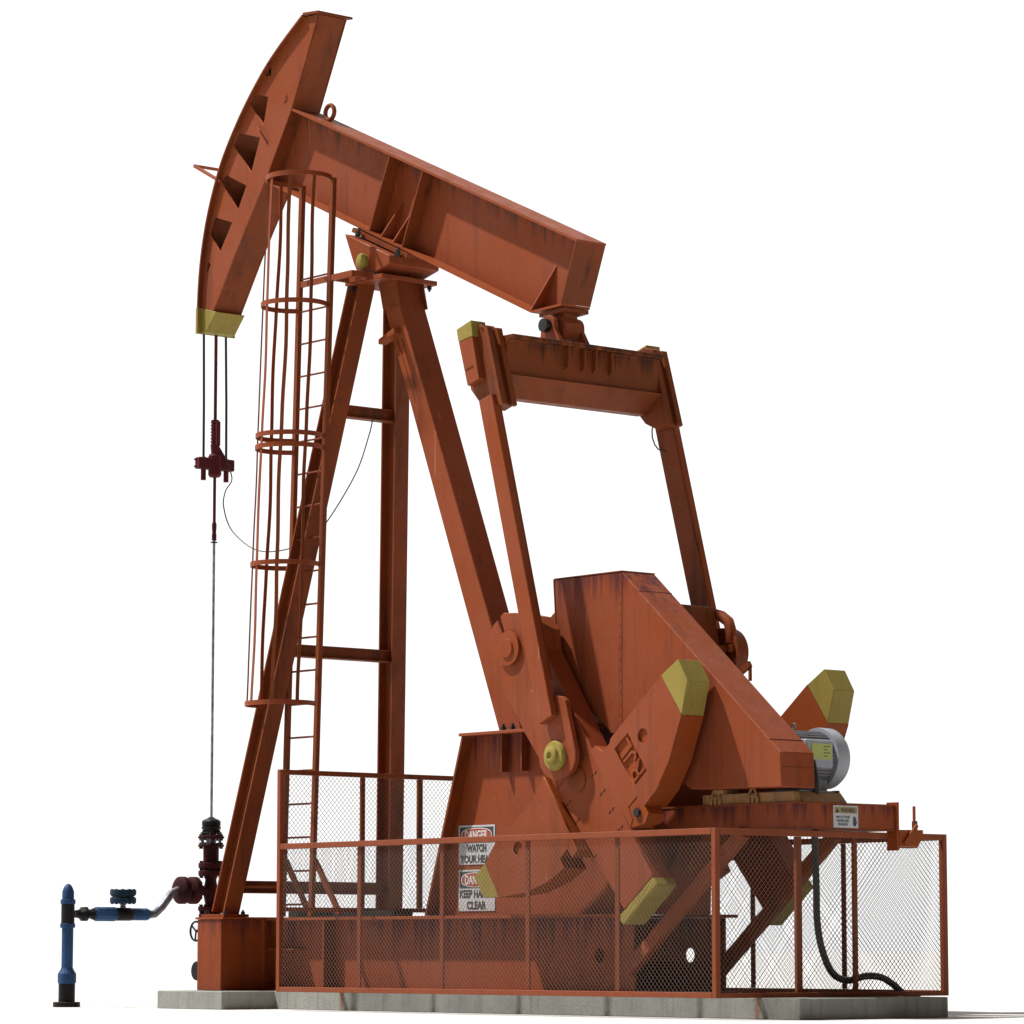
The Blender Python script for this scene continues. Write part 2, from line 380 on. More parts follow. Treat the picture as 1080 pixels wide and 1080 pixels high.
cuts = [[(-6.834,8.345),(-6.832,8.231),(-6.966,8.258)],
        [(-7.061,8.105),(-6.902,8.053),(-6.956,7.83),(-7.150,8.030)],
        [(-7.333,7.800),(-7.019,7.702),(-7.138,7.429),(-7.400,7.694)],
        [(-7.515,7.445),(-7.223,7.3),(-7.337,7.114),(-7.590,7.401)],
        [(-7.690,7.085),(-7.437,6.995),(-7.61,6.774),(-7.745,6.932)],
        [(-7.787,6.687),(-7.735,6.654),(-7.785,6.582)]]
cuts = [cuts[0]] + [[c[0], (c[1][0]+.030, c[1][1]-.006), (c[2][0]+.018, c[2][1]-.028), c[3]] for c in cuts[1:5]] + [cuts[5]]
hh = obj('horse_head', holed([ic + back] + cuts, -.157, -.143), RED, PJ)
obj('side_plate', holed([ic + back] + cuts, .143, .157), REDK, hh)
bm = nb()
for sgn in (1,):
    n = len(dc); R = []
    for (a, b), (c_, d_) in zip(dc, ic):
        R.append([bm.verts.new(p) for p in ((a, -.205, b), (a, .205, b), (c_, .205, d_), (c_, -.205, d_))])
    for i in range(n-1):
        for k in range(4): bm.faces.new((R[i][k], R[i][(k+1) % 4], R[i+1][(k+1) % 4], R[i+1][k]))
    bm.faces.new(R[0]); bm.faces.new(R[-1][::-1])
obj('front_track', bm, REDK, hh)
bm = nb()
bk = inner(back, .012)
n = len(back)
R = []
bi = [(a+.0, b) for a, b in back]
for (a, b), (c_, d_) in zip(back, bk): R.append([bm.verts.new(p) for p in ((a-.003, -.142, b), (a-.003, .142, b), (c_-.004, .142, d_), (c_-.004, -.142, d_))])
for i in range(n-1):
    for k in range(4): bm.faces.new((R[i][k], R[i][(k+1) % 4], R[i+1][(k+1) % 4], R[i+1][k]))
bm.faces.new(R[0]); bm.faces.new(R[-1][::-1])
obj('back_plate', bm, REDK, hh)
obj('top_cap', prism(nb(), [(-6.325,8.68),(-6.09,8.655),(-6.092,8.675),(-6.32,8.70)], -.19, .19), REDK, hh)
obj('internal_web', prism(nb(), [(-6.40, 8.55), (-6.39, 8.56), (-7.86, 6.35), (-7.87, 6.34)], .02, .03), REDK, hh)
# yellow painted foot of the head: thin sleeve round its lower end
yz0, yz1 = 6.035, 6.270
fr = [(-7.902, yz0), (-7.902, yz1), (-7.630, yz1), (-7.795, yz0)]
obj('yellow_toe', prism(nb(), [(-7.872, yz0), (-7.870, yz1), (-7.640, 6.205), (-7.795, 6.040)], -.161, .161), YEL, hh, bevel=.003)
obj('yellow_toe_rim', prism(nb(), [(-7.888, yz0-.002), (-7.886, yz1), (-7.857, yz1), (-7.860, yz0-.002)], -.209, .209), YEL, hh)
# cable guard bar in front
bm = nb()
bar(bm, (-8.235, 0, 7.668), (-7.563, -.186, 7.390), .02, .028); bar(bm, (-8.235, 0, 7.668), (-7.492, .186, 7.473), .02, .028)
obj('cable_guard', bm, RED, hh)
obj('lug', lathe(nb(), (-6.62, -.157, 7.99), (0, -1, 0), [(0, .035), (.008, .032)], 16), RED, hh)
bm = nb(); tube(bm, [(-7.02, -.16, 7.80), (-6.93, -.20, 7.74), (-6.87, -.16, 7.62)], .008, 6); obj('hook', bm, REDK, hh)

# tail bearing and equalizer
tb = obj('tail_bearing', lathe(nb(), (-3.00, -.085, 5.455), (0, 1, 0), [(0, .095), (.01, .11), (.16, .11), (.17, .095)], 10), RED, PJ, bevel=.004)
obj('mounting_plate', prism(nb(), [(-3.17,5.592),(-2.86,5.603),(-2.86,5.572),(-3.17,5.560)], -.13, .13), REDK, tb)
obj('neck', box(nb(), -3.07, -2.93, -.07, .07, 5.50, 5.575), REDK, tb)
for s in (-1, 1):
    y = s*.14
    pl = circ(-3.03, 5.47, .085, 12, 0, PI) + [(-3.115, 5.42), (-3.13, 5.302), (-2.86, 5.302), (-2.945, 5.44)]
    a, b = sorted((y-.022, y+.022)); obj('clevis_plate', prism(nb(), pl, a, b), RED, tb, bevel=.003)
obj('pin', lathe(nb(), (-3.03, -.215, 5.47), (0, 1, 0), [(0, .03), (.002, .055), (.05, .055), (.05, .03), (.34, .03), (.34, .05), (.38, .05)], 20), BLK, tb, smooth=True)
eqx = [(-3.02,5.295),(-2.70,5.295),(-2.70,5.262),(-2.765,5.255),(-2.765,4.985),(-2.72,4.975),(-2.90,4.82),(-3.02,4.82)]
eq = obj('equalizer_beam', prism(nb(), eqx, -.80, .80), REDEQ, PJ, bevel=.004)
for y in (-.20, -.03, .09, .26):
    obj('stiffener', prism(nb(), [(-2.764, 5.254), (-2.715, 5.254), (-2.72, 5.10), (-2.764, 5.07)], y-.007, y+.007), REDK, eq)
tubes = [(-2.78, .835, 4.75), (-2.83, .78, 4.55), (-2.78, .80, 4.40), (-2.70, .86, 4.38)]
obj('wire_loop', tube(nb(), [(-2.87,.88,4.83),(-2.91,.87,4.77),(-2.925,.87,4.70),(-2.92,.87,4.64),(-2.89,.87,4.58),(-2.85,.87,4.54),(-2.79,.88,4.51)], .006, 6), CABLE, eq, smooth=True)

# pitman arms (both sides), with cap block on top and wrist-pin plate below
pd = Vector((-2.095, 0, 2.22)) - Vector((-2.805, 0, 4.737)); pd.normalize()
pn = Vector((pd.z*-1, 0, pd.x)); pn = Vector((-pd.z, 0, pd.x))     # towards +X side
if pn.x < 0: pn = -pn
def pt(c, a, w): p = Vector(c) + pd*a + pn*w; return (p.x, p.z)
PT = (-2.805, 0, 4.737)
for s in (-1, 1):
    def Y(a, b): return sorted((s*a, s*b))
    Lp = 2.60
    pm = obj('pitman_arm', prism(nb(), [pt(PT, -.05, -.082), pt(PT, -.05, .080), pt(PT, Lp, .080), pt(PT, Lp+.02, -.082)], *Y(.923, .985)), RED, PJ, bevel=.004)
    obj('rear_flange', prism(nb(), [pt(PT, -.05, -.115), pt(PT, -.05, .075), pt(PT, Lp-.3, .075), pt(PT, Lp-.3, -.115)], *Y(.900, .9225)), REDK, pm)
    # top housing
    obj('housing', prism(nb(), [pt(PT, -.66, -.07), pt(PT, -.66, .05), pt(PT, -.60, .10), pt(PT, .05, .115), pt(PT, .05, .0), pt(PT, -.05, -.12), pt(PT, -.2, -.2), pt(PT, -.5, -.2)], *Y(.80, .94)), REDK, pm, bevel=.006)
    for yy in (.80, .905):
        obj('rib', prism(nb(), [pt(PT, -.64, .05), pt(PT, -.60, .14), pt(PT, .06, .15), pt(PT, .06, .116), pt(PT, -.6, .101)], *Y(yy, yy+.05)), REDK, pm)
    capb = obj('cap_block', prism(nb(), [(-3.129,5.258),(-2.96,5.286),(-2.877,4.94),(-3.018,4.897)], *Y(.86, 1.0)), RED, pm, bevel=.003)
    obj('yellow_cap', prism(nb(), [(-3.154,5.362),(-2.972,5.415),(-2.953,5.289),(-3.130,5.261)], *Y(.855, 1.003)), YEL, pm, bevel=.003)
    obj('handle_bar', bar(nb(), (-3.04, s*1.0, 5.03), (-2.95, s*1.0, 5.05), .012, .010), REDK, pm)
    # wrist plate
    cx, cz = -2.045, 1.952
    pl = [(-2.40, 2.40), (-2.36, 2.47), (-1.99, 2.40), (-1.95, 2.37)] + [(-1.90, 2.20)] + \
         [(cx + .215*math.cos(a), cz + .185*math.sin(a)) for a in [math.radians(t) for t in range(10, -181, -15)]] + [(cx-.225, 2.05)]
    wp = obj('wrist_plate', prism(nb(), pl, *Y(.865, .911)), RED, pm, bevel=.004)
    obj('wrist_pin', lathe(nb(), (cx, s*.905, cz), (0, s, 0), [(0, .108), (.03, .115), (.05, .105), (.055, .07), (.075, .068), (.085, .055), (.085, .03), (.070, .025)], 28), YEL, pm, smooth=True)

# cranks and counterweights
crank = [(-2.936,3.008),(-2.880,3.045),(-2.795,2.895),(-2.775,2.905),(-2.845,3.075),(-2.802,3.100),(-2.64,3.09),(-2.43,3.05),(-2.335,2.95),(-2.317,2.791),
         (-1.762,1.996),(-1.084,1.030),(-1.402,.786),(-2.55,2.153),(-2.93,2.69),(-2.985,2.88)]
tipc = [(-1.082,1.029),(-1.031,.966),(-1.399,.672),(-1.447,.70),(-1.447,.75),(-1.399,.784)]
cw_up = [(-1.712,1.978),(-1.661,2.013),(-1.579,1.965),(-1.496,2.023),(-1.484,2.06),(-.920,2.501),(-.701,2.197),(-.842,1.865),(-.974,1.668),(-1.11,1.547),(-1.194,1.62),(-1.289,1.545),(-1.245,1.46),(-1.26,1.39)]
cw_upt = [(-.919,2.502),(-.733,2.612),(-.632,2.447),(-.700,2.198)]
cw_lo = [(-2.262,1.802),(-2.393,1.611),(-2.822,1.327),(-2.96,1.155),(-2.79,.892),(-2.462,.929),(-2.212,1.005),(-2.017,1.105),(-2.068,1.182),(-1.985,1.251),(-1.925,1.185),(-1.86,1.24)]
cw_lot = [(-2.961,1.154),(-3.099,1.05),(-2.971,.894),(-2.791,.892)]
panel = [(-1.441,1.983),(-1.29,2.097),(-1.077,1.807),(-1.218,1.693)]
for s in (-1, 1):
    def Y(a, b): return sorted((s*a, s*b))
    ck = obj('crank_arm', prism(nb(), crank, *Y(.625, .81)), RED, PJ, bevel=.006)
    obj('yellow_tip', prism(nb(), tipc, *Y(.60, .815)), YEL, ck, bevel=.012)
    obj('hub_ring', lathe(nb(), (-2.72, s*.811, 2.815), (0, s, 0), [(0, .135), (.03, .135), (.03, .10), (.032, .075), (.045, .07)], 28), RED, ck, smooth=True)
    obj('pin_boss', lathe(nb(), (-1.93, s*.811, 1.77), (0, s, 0), [(0, .10), (.006, .10), (.006, .085)], 24), REDK, ck, smooth=True)
    obj('clamp_bolt', lathe(nb(), (-2.70, s*.70, 3.07), (.5, 0, .8), [(0, .045), (.07, .045), (.07, .03), (.10, .03)], 6), BLK, ck)
    # tick marks cast into the crank
    ax = Vector((.58, 0, -.815)); vx = Vector((.815, 0, .58))
    bm = nb()
    for k in range(6):
        for w in (-.17, .19):
            p = Vector((-2.72, 0, 2.81)) + ax*(1.05+.17*k) + vx*(w+.03)
            for j in (-.022, .022):
                bm = nb(); q = p + vx*j; bar(bm, q + Vector((-.010, s*.8112, -.012)), q + Vector((.010, s*.8112, .012)), .003, .006, (0, 1, 0)); obj('scale_mark', bm, BLK, ck)
    # upper counterweight: back slab + front slab with a lettered recess and a round hole
    cu = obj('counterweight', prism(nb(), cw_up, *Y(.64, .845)), REDO, PJ)
    obj('face_plate', holed([cw_up, panel, circ(-1.124, 2.066, .056)], *Y(.8452, .865)), RED, cu)
    obj('yellow_tip', prism(nb(), cw_upt, *Y(.64, .865)), YEL, cu, bevel=.004)
    a = Vector((panel[0][0]-panel[3][0], 0, panel[0][1]-panel[3][1])).normalized()    # reading direction on the near face
    b = Vector((panel[3][0]-panel[2][0], 0, panel[3][1]-panel[2][1])).normalized()
    ctr = sum((Vector((p[0], 0, p[1])) for p in panel), Vector())/4
    if s < 0:
        o2 = Vector((panel[2][0], -.8535, panel[2][1]))
        glyphs = {'R': [[(.035,.022),(.035,.160),(.080,.158),(.103,.138),(.103,.112),(.080,.092),(.035,.090)], [(.072,.090),(.125,.022)]],
                  'J': [[(.222,.160),(.222,.055),(.208,.032),(.185,.026),(.163,.036),(.156,.058)]],
                  'L': [[(.262,.160),(.262,.028),(.332,.028)]]}
        for g_ in glyphs.values():
            bm = nb(); kk = 0
            for st in g_:
                for p, q in zip(st, st[1:]):
                    kk += 1; o2 = Vector((panel[2][0], -.8535-.0006*kk, panel[2][1]))
                    P0 = o2 + a*p[0] + b*p[1]; P1 = o2 + a*q[0] + b*q[1]; e = (P1-P0).normalized()*.006
                    bar(bm, P0-e, P1+e, .018, .018, (0, 1, 0))
            obj('lettering', bm, RED, cu)
    obj('lug', prism(nb(), [(-1.289,1.545),(-1.19,1.62),(-1.105,1.545),(-1.07,1.49),(-1.11,1.42),(-1.255,1.39),(-1.262,1.44)], *Y(.70, .86)), REDO, cu)
    obj('bolt', lathe(nb(), (-1.185, s*.861, 1.50), (0, s, 0), [(0, .035), (.02, .035)], 6), BLK, cu)
    cl = obj('counterweight', prism(nb(), cw_lo, *Y(.64, .845)), REDO, PJ)
    obj('face_plate', holed([cw_lo, circ(-2.56, 1.263, .056)], *Y(.8452, .865)), RED, cl)
    obj('yellow_tip', prism(nb(), cw_lot, *Y(.64, .865)), YEL, cl, bevel=.004)
    obj('crank_shaft', cyl(nb(), (-2.72, s*.42, 2.815), (0, s, 0), .204, .13, 24), REDK, PJ, smooth=True)

# gear reducer
gr = obj('gear_reducer', prism(nb(), [(-3.06,2.22),(-3.10,2.60),(-2.95,3.02),(-2.60,3.14),(-1.80,3.155),(-1.71,2.78),(-1.60,2.45),(-1.60,2.22)], -.25, .50), REDK, PJ, bevel=.012)
obj('housing_lobe', lathe(nb(), (-2.72, -.20, 2.80), (0, 1, 0), [(0, .30), (.05, .43), (.6, .43), (.65, .30)], 32), REDO, gr, smooth=True)
obj('bearing_boss', lathe(nb(), (-2.72, -.20, 2.815), (0, -1, 0), [(0, .33), (.06, .33), (.06, .25), (.20, .25), (.20, .18), (.40, .18)], 32), REDK, gr, smooth=True)
obj('split_flange', box(nb(), -3.20, -1.66, -.30, .55, 2.79, 2.84), REDK, gr)
obj('shaft', cyl(nb(), (-1.74, .40, 2.79), (0, 1, 0), .35, .05, 16), REDK, gr)
obj('brake_drum', lathe(nb(), (-1.745, .52, 2.79), (0, 1, 0), [(0, .195), (.11, .195), (.11, .14), (.02, .14), (.02, .04)], 32), REDK, PJ, smooth=True)
obj('brake_band', tube(nb(), [(-1.84,.54,3.10),(-1.76,.54,3.08),(-1.68,.54,3.03),(-1.65,.54,2.95),(-1.655,.54,2.86)], .045, 10), REDO, PJ, smooth=True)
obj('brake_block', box(nb(), -1.90, -1.60, .50, .56, 2.79, 2.85), REDK, PJ)
obj('brake_lever', bar(bar(nb(), (-1.55,.3,2.47), (-1.19,.3,2.66), .03, .05), (-1.19,.3,2.66), (-1.19,.3,2.53), .02, .02), REDK, PJ)

# pedestal below the reducer
pweb = [(-3.70,2.187),(-4.17,.765),(-1.72,.765),(-1.66,2.187)]
ped = obj('pedestal', prism(nb(), [(-3.68,2.186),(-4.145,.766),(-1.74,.766),(-1.68,2.186)], -.385, .385), REDPED, PJ)
obj('top_plate', box(nb(), -3.715, -1.62, -.52, .52, 2.188, 2.213), RED, ped, bevel=.003)
obj('sloping_end_plate', prism(nb(), [(-3.70,2.187),(-3.677,2.187),(-4.147,.7645),(-4.17,.7645)], -.50, .50), REDK, ped)
for s in (-1, 1):
    for x in (-3.257, -3.012, -2.3):
        a, b = sorted((s*.386, s*.455)); obj('stiffener', prism(nb(), [(x-.007,2.187),(x+.007,2.187),(x+.007,1.89),(x-.007,1.89)], a, b), REDK, ped)
for x in (-3.245, -3.13): bolt('bolt', (x, -.44, 2.213), (0, 0, 1), ped, r=.024, L=.035)
obj('support_plate', prism(nb(), [(-1.86,.766),(-1.74,.766),(-1.2,1.38),(-1.40,1.38)], -.15, .15), REDK, ped)

# belt guard
GY = -.57
gp = [(-2.474,3.349),(-1.682,3.351),(-.086,2.010),(.031,1.909),(.042,1.656),(-.918,1.670),(-1.687,2.109),(-1.81,2.125),(-1.969,2.252),(-2.212,2.395),(-2.279,2.548),(-2.440,2.88)]
gd = obj('belt_guard', prism(nb(), gp, GY, GY+.34), REDGD, PJ, bevel=.006)
obj('top_trim', prism(nb(), [(-2.478,3.350),(-1.682,3.352),(-1.682,3.360),(-2.478,3.358)], GY-.004, GY+.344), REDK, gd)
obj('front_trim', prism(nb(), [(-2.482,3.349),(-2.475,3.349),(-2.441,2.88),(-2.448,2.88)], GY-.004, GY+.344), REDK, gd)
def seam(p, q, y): return bar(nb(), (p[0], y, p[1]), (q[0], y, q[1]), .003, .004, (0, 1, 0))
obj('panel_seam', seam((-1.682,3.34), (-1.684,2.12), GY-.001), REDK, gd)
bm = nb()
for k in range(14): lathe(bm, (-1.699, GY-.001, 3.28-.085*k), (0, -1, 0), [(0, .006), (.003, .004)], 6)
rv = obj('rivet_row', bm, REDK, gd)
obj('panel_seam', bar(nb(), (-.081, GY, 2.008), (-.081, GY+.34, 2.008), .004, .005), REDK, gd)
obj('panel_seam', bar(nb(), (-1.49, GY, 3.190), (-1.49, GY+.34, 3.190), .004, .005), REDK, gd)
obj('panel_seam', bar(nb(), (.038, GY, 1.80), (.038, GY+.34, 1.80), .004, .005), REDK, gd)
obj('guard_stand', box(nb(), -.80, -.70, -.45, -.30, 1.6325, 1.664), TAN, gd)

# motor platform
pf = obj('motor_platform', box(nb(), -1.45, .055, -.435, .570, 1.372, 1.542), REDPF, PJ)
obj('deck_plate', box(nb(), -1.455, .061, -.441, .575, 1.5425, 1.556), REDK, pf)
obj('bottom_lip', box(nb(), -1.455, .061, -.441, .575, 1.362, 1.3715), REDK, pf)
obj('end_plate', box(nb(), -.03, .075, .576, .60, 1.22, 1.575), REDO, pf)
br = obj('latch_bracket', prism(nb(), [(.601,1.25),(.601,1.372),(.85,1.375),(.85,1.325),(.795,1.25)], .066, .078, ax=0), REDO, pf)
obj('latch_base', box(nb(), -.03, .076, .601, .795, 1.24, 1.249), REDO, pf)
obj('latch_rod', bar(nb(), (.06,.775,1.36), (.06,.775,1.55), .016, .016), RED, pf)
obj('latch_grip', bar(nb(), (.055,.785,1.36), (.055,.785,1.44), .03, .03), RUB, pf)
obj('latch_arm', bar(nb(), (.09,.64,1.27), (.09,.775,1.41), .014, .028), REDO, pf)
for s in (-1, 1):
    y = s*.47
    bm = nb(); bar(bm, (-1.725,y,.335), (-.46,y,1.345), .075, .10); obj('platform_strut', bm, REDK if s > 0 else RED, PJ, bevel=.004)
mb = obj('motor_rail', prism(nb(), [(-.95,1.5565),(.045,1.5565),(.015,1.632),(-.95,1.632)], -.425, -.37), TAN, PJ, bevel=.003)
obj('motor_rail', prism(nb(), [(-.80,1.5565),(.05,1.5565),(-.02,1.632),(-.80,1.632)], -.36, .09), TAN, PJ, bevel=.003)
for x in (-.80, -.40):
    bm = nb()
    for k in (-1, 1): bar(bm, (x+k*.055,-.434,1.60), (x+k*.012,-.434,1.665), .012, .012)
    box(bm, x-.06, x+.06, -.440, -.427, 1.60, 1.612); box(bm, x-.06, x-.035, -.440, -.427, 1.557, 1.60); box(bm, x+.035, x+.06, -.440, -.427, 1.557, 1.60); box(bm, x-.012, x+.012, -.440, -.427, 1.557, 1.60)
    obj('rail_clip', bm, TAN, mb)

# ------------------------------------------------------------------ electric motor
MO = thing('electric_motor', 'white and grey finned electric motor with yellow green label on the pump jack platform', 'motor', (-.29, .05, 1.64))
mx, mz = -.29, 1.897
body = obj('motor_body', cyl(nb(), (mx, -.255, mz), (0, 1, 0), .42, .185, 40), GREY, MO, smooth=True)
bm = nb()
for k in range(44):
    a = 2*PI*k/44; e = Vector((math.cos(a), 0, math.sin(a)))
    c = Vector((mx, 0, mz)); bar(bm, c+e*.190+Vector((0,-.20,0)), c+e*.190+Vector((0,.13,0)), .007, .018, e)
obj('cooling_fins', bm, GREY, body)
obj('fan_cover', lathe(nb(), (mx, .115, mz), (0, 1, 0), [(0, .185), (0, .226), (.012, .228), (.11, .226), (.145, .205), (.165, .15), (.17, .01)], 48), WHITE, MO, smooth=True)
tbx = obj('terminal_box', box(nb(), mx+.15, mx+.235, -.22, .055, 1.815, 2.02), WHITE, MO, bevel=.008)
obj('box_label', box(nb(), mx+.2352, mx+.239, -.17, .035, 1.875, 1.99), LABEL, tbx)
for i, t in enumerate(('AC 480 V', 'HP 20', 'RPM 1170', '60 HZ')):
    pass
bm = nb()
for i in range(4):
    for j in range(3 - (i % 2)): box(bm, mx+.2392, mx+.2402, -.05+.024*j, -.034+.024*j, 1.965-.023*i, 1.973-.023*i)
obj('label_print', bm, SIGNK, tbx)
obj('motor_foot', box(nb(), mx-.19, mx+.24, -.30, .06, 1.633, 1.645), WHITE, MO)
obj('motor_pedestal', box(nb(), mx-.12, mx+.12, -.2, .10, 1.646, 1.735), GREY, MO)
bm = nb(); torus(bm, (mx, -.12, mz+.225), (0, 1, 0), .022, .006, 16, 6); obj('lifting_eye', bm, STEEL, MO, smooth=True)
obj('hold_down_bolt', box(nb(), -.09, -.04, .062, .10, 1.633, 1.650), BLK, MO)

# ------------------------------------------------------------------ caged ladder
def lx(z): return -6.100 + (z-.78)*(.215/6.25)       # left rail
def rx(z): return -5.690 + (z-.78)*(.245/6.25)       # right rail
LAD = thing('caged_ladder', 'tall rusty red ladder with hooped safety cage standing beside the front legs', 'ladder', (-5.9, -.5, .765))
for f in (lx, rx):
    bm = nb(); bar(bm, (f(.77), -.5, .77), (f(7.03), -.5, 7.03), .045, .04, (0, 1, 0)); obj('rail', bm, REDK, LAD)
z = .87
while z < 6.40:
    obj('rung', tube(nb(), [(lx(z), -.5, z), (rx(z), -.5, z)], .009, 8), REDK, LAD, smooth=True); z += .281
hoops = [7.03, 5.937, 4.815, 4.715, 3.722, 2.547]
def hoop_pt(z, a):
    cx = (lx(z)+rx(z))/2; k = 1+.014*(7.03-z); return Vector((cx + .285*k*math.cos(a), -.70-.008*(7.03-z) + .275*k*math.sin(a), z))
for hz in hoops:
    bm = nb(); A0, A1 = math.radians(43), math.radians(-223); N = 30; R = []
    for i in range(N+1):
        a = A0 + (A1-A0)*i/N; p = hoop_pt(hz, a); e = Vector((math.cos(a), math.sin(a), 0))
        R.append([bm.verts.new(p + e*q + Vector((0, 0, h))) for q, h in ((-.005,-.02),(.005,-.02),(.005,.02),(-.005,.02))])
    for i in range(N):
        for k in range(4): bm.faces.new((R[i][k], R[i][(k+1) % 4], R[i+1][(k+1) % 4], R[i+1][k]))
    bm.faces.new(R[0]); bm.faces.new(R[-1][::-1]); obj('cage_hoop', bm, RED, LAD)
for t in (-8, -52, -95, -140, -183):
    a = math.radians(t); bm = nb(); prev = None; e = Vector((math.cos(a), math.sin(a), 0)); tg = Vector((-e.y, e.x, 0))
    zs = [2.53 + (7.05-2.53)*k/36 for k in range(37)]
    R = []
    for i, z in enumerate(zs):
        w = .012*math.sin(z*2.78+t) * (abs(math.sin((z-2.547)/1.15*PI)))
        p = hoop_pt(z, a) - e*(.0075+0) + tg*w + e*(-.01*abs(w)*60*.3)
        R.append([bm.verts.new(p + e*q + tg*h) for q, h in ((-.003,-.016),(.003,-.016),(.003,.016),(-.003,.016))])
    for i in range(len(zs)-1):
        for k in range(4): bm.faces.new((R[i][k], R[i][(k+1) % 4], R[i+1][(k+1) % 4], R[i+1][k]))
    bm.faces.new(R[0]); bm.faces.new(R[-1][::-1]); obj('cage_slat', bm, RED if t < -90 else REDK, LAD)
for f in (lx, rx):
    bm = nb(); bar(bm, (f(1.24), -.48, 1.24), (f(1.2)+.32, -.46, .79), .03, .045); obj('stay', bm, REDK, LAD)
bm = nb()
zb = 6.165
for yy, x0, x1 in ((-.50, lx(zb), rx(zb)+.32), (-.33, rx(zb)+.02, rx(zb)+.32)): bar(bm, (x0, yy, zb), (x1, yy, zb), .03, .05)
for xx in (rx(zb)+.31, rx(zb)+.03): bar(bm, (xx, -.50, zb), (xx, -.30, zb), .03, .05)
obj('top_bracket', bm, RED, LAD)
for z in (1.02, 3.02):
    p = leg_at(-1, z)
    obj('wall_tie', bar(nb(), (lx(z), -.48, z), (p.x+.05, p.y+.08 if p.y < -.5 else -.30, z), .02, .02), REDK, LAD)

# ------------------------------------------------------------------ mesh fence
FE = thing('mesh_fence', 'low red framed wire mesh guard fence around the skid with one taller end panel', 'fence', (-2.6, 0, .15))
def wire(ax, a0, a1, z0, z1, fixed):
    """expanded metal mesh filling a rectangle; ax 0: runs in X at y=fixed, ax 1: runs in Y at x=fixed"""
    bm = nb(); px, pz = .0421, .0442; sl = pz/px; h = z1-z0; w = a1-a0; t = .0017; yy = .0013
    nrm = Vector((0, 1, 0)) if ax == 0 else Vector((1, 0, 0))
    for sg in (1, -1):
        L = h/sl; k = -int(L/px)-1
        while k*px < w:
            s0 = k*px; # line: a = s0 + (z)/sl
            t0 = max(0, -s0*sl); t1 = min(h, (w-s0)*sl)
            if t1 - t0 > .003:
                A = s0 + t0/sl; B = s0 + t1/sl
                if sg < 0: A, B = w-A, w-B
                P = [(a0+A, fixed, z0+t0), (a0+B, fixed, z0+t1)] if ax == 0 else [(fixed, a0+A, z0+t0), (fixed, a0+B, z0+t1)]
                p, q = Vector(P[0]), Vector(P[1]); o = nrm*(yy*sg); p += o; q += o
                d = (q-p).normalized(); u = d.cross(nrm)*t; v = nrm*t*.8
                r0 = [bm.verts.new(p+e) for e in (u, v, -u, -v)]; r1 = [bm.verts.new(q+e) for e in (u, v, -u, -v)]
                for i in range(4): bm.faces.new((r0[i], r0[(i+1) % 4], r1[(i+1) % 4], r1[i]))
            k += 1
    return bm
X0, X1, YF, ZB, ZT, ZL = -5.25, 0.0, 1.165, .152, 1.352, 1.960
for s in (-1, 1):
    y = s*YF
    obj('top_rail', box(nb(), X0+.046, X1-.046, y-.0225, y+.0225, ZT-.045, ZT), MESHR, FE, bevel=.003)
    obj('bottom_rail', box(nb(), X0+.046, X1-.046, y-.0225, y+.0225, ZB, ZB+.04), MESHR, FE, bevel=.003)
    obj('wire_mesh', wire(0, X0+.045, X1-.045, ZB+.04, ZT-.045, y-.012*0), WIRE, FE, recalc=False)
    for x in (-4.18, -3.13, -2.10, -1.085):
        obj('post', box(nb(), x-.022, x+.022, y+.006, y+.018, ZB+.041, ZT-.046), MESHR, FE)
obj('corner_post', box(nb(), X1-.045, X1+.0, -YF-.0225, -YF+.0225, ZB, ZT), MESHR, FE, bevel=.003)
obj('corner_post', box(nb(), X1-.045, X1+.0, YF-.0225, YF+.0225, ZB, ZT), MESHR, FE, bevel=.003)
for s in (-1, 1): obj('corner_post', box(nb(), X0, X0+.045, s*YF-.0225, s*YF+.0225, ZB, ZL), MESHR, FE, bevel=.003)
obj('top_rail', box(nb(), X1-.0445, X1-.001, -YF+.024, YF-.024, ZT-.045, ZT), MESHR, FE, bevel=.003)
obj('bottom_rail', box(nb(), X1-.0445, X1-.001, -YF+.024, YF-.024, ZB, ZB+.035), MESHR, FE, bevel=.003)
obj('wire_mesh', wire(1, -YF+.023, YF-.023, ZB+.035, ZT-.045, X1-.024), WIRE, FE, recalc=False)
for y, w in ((-.334, .028), (.245, .018)): obj('post', box(nb(), X1-.055, X1-.030, y-w, y+w, ZB+.036, ZT-.046), MESHR, FE)
obj('top_rail', box(nb(), X0+.001, X0+.0445, -YF+.024, YF-.024, ZL-.04, ZL), REDK, FE, bevel=.003)
obj('bottom_rail', box(nb(), X0+.001, X0+.0445, -YF+.024, YF-.024, ZB+.65, ZB+.685), REDK, FE, bevel=.003)
obj('wire_mesh', wire(1, -YF+.023, YF-.023, ZB+.685, ZL-.04, X0+.022), WIRE, FE, recalc=False)
for y, w in ((-.31, .02), (.30, .025)): obj('post', box(nb(), X0-.005, X0+.018, y-w, y+w, ZB+.686, ZL-.041), REDK, FE)

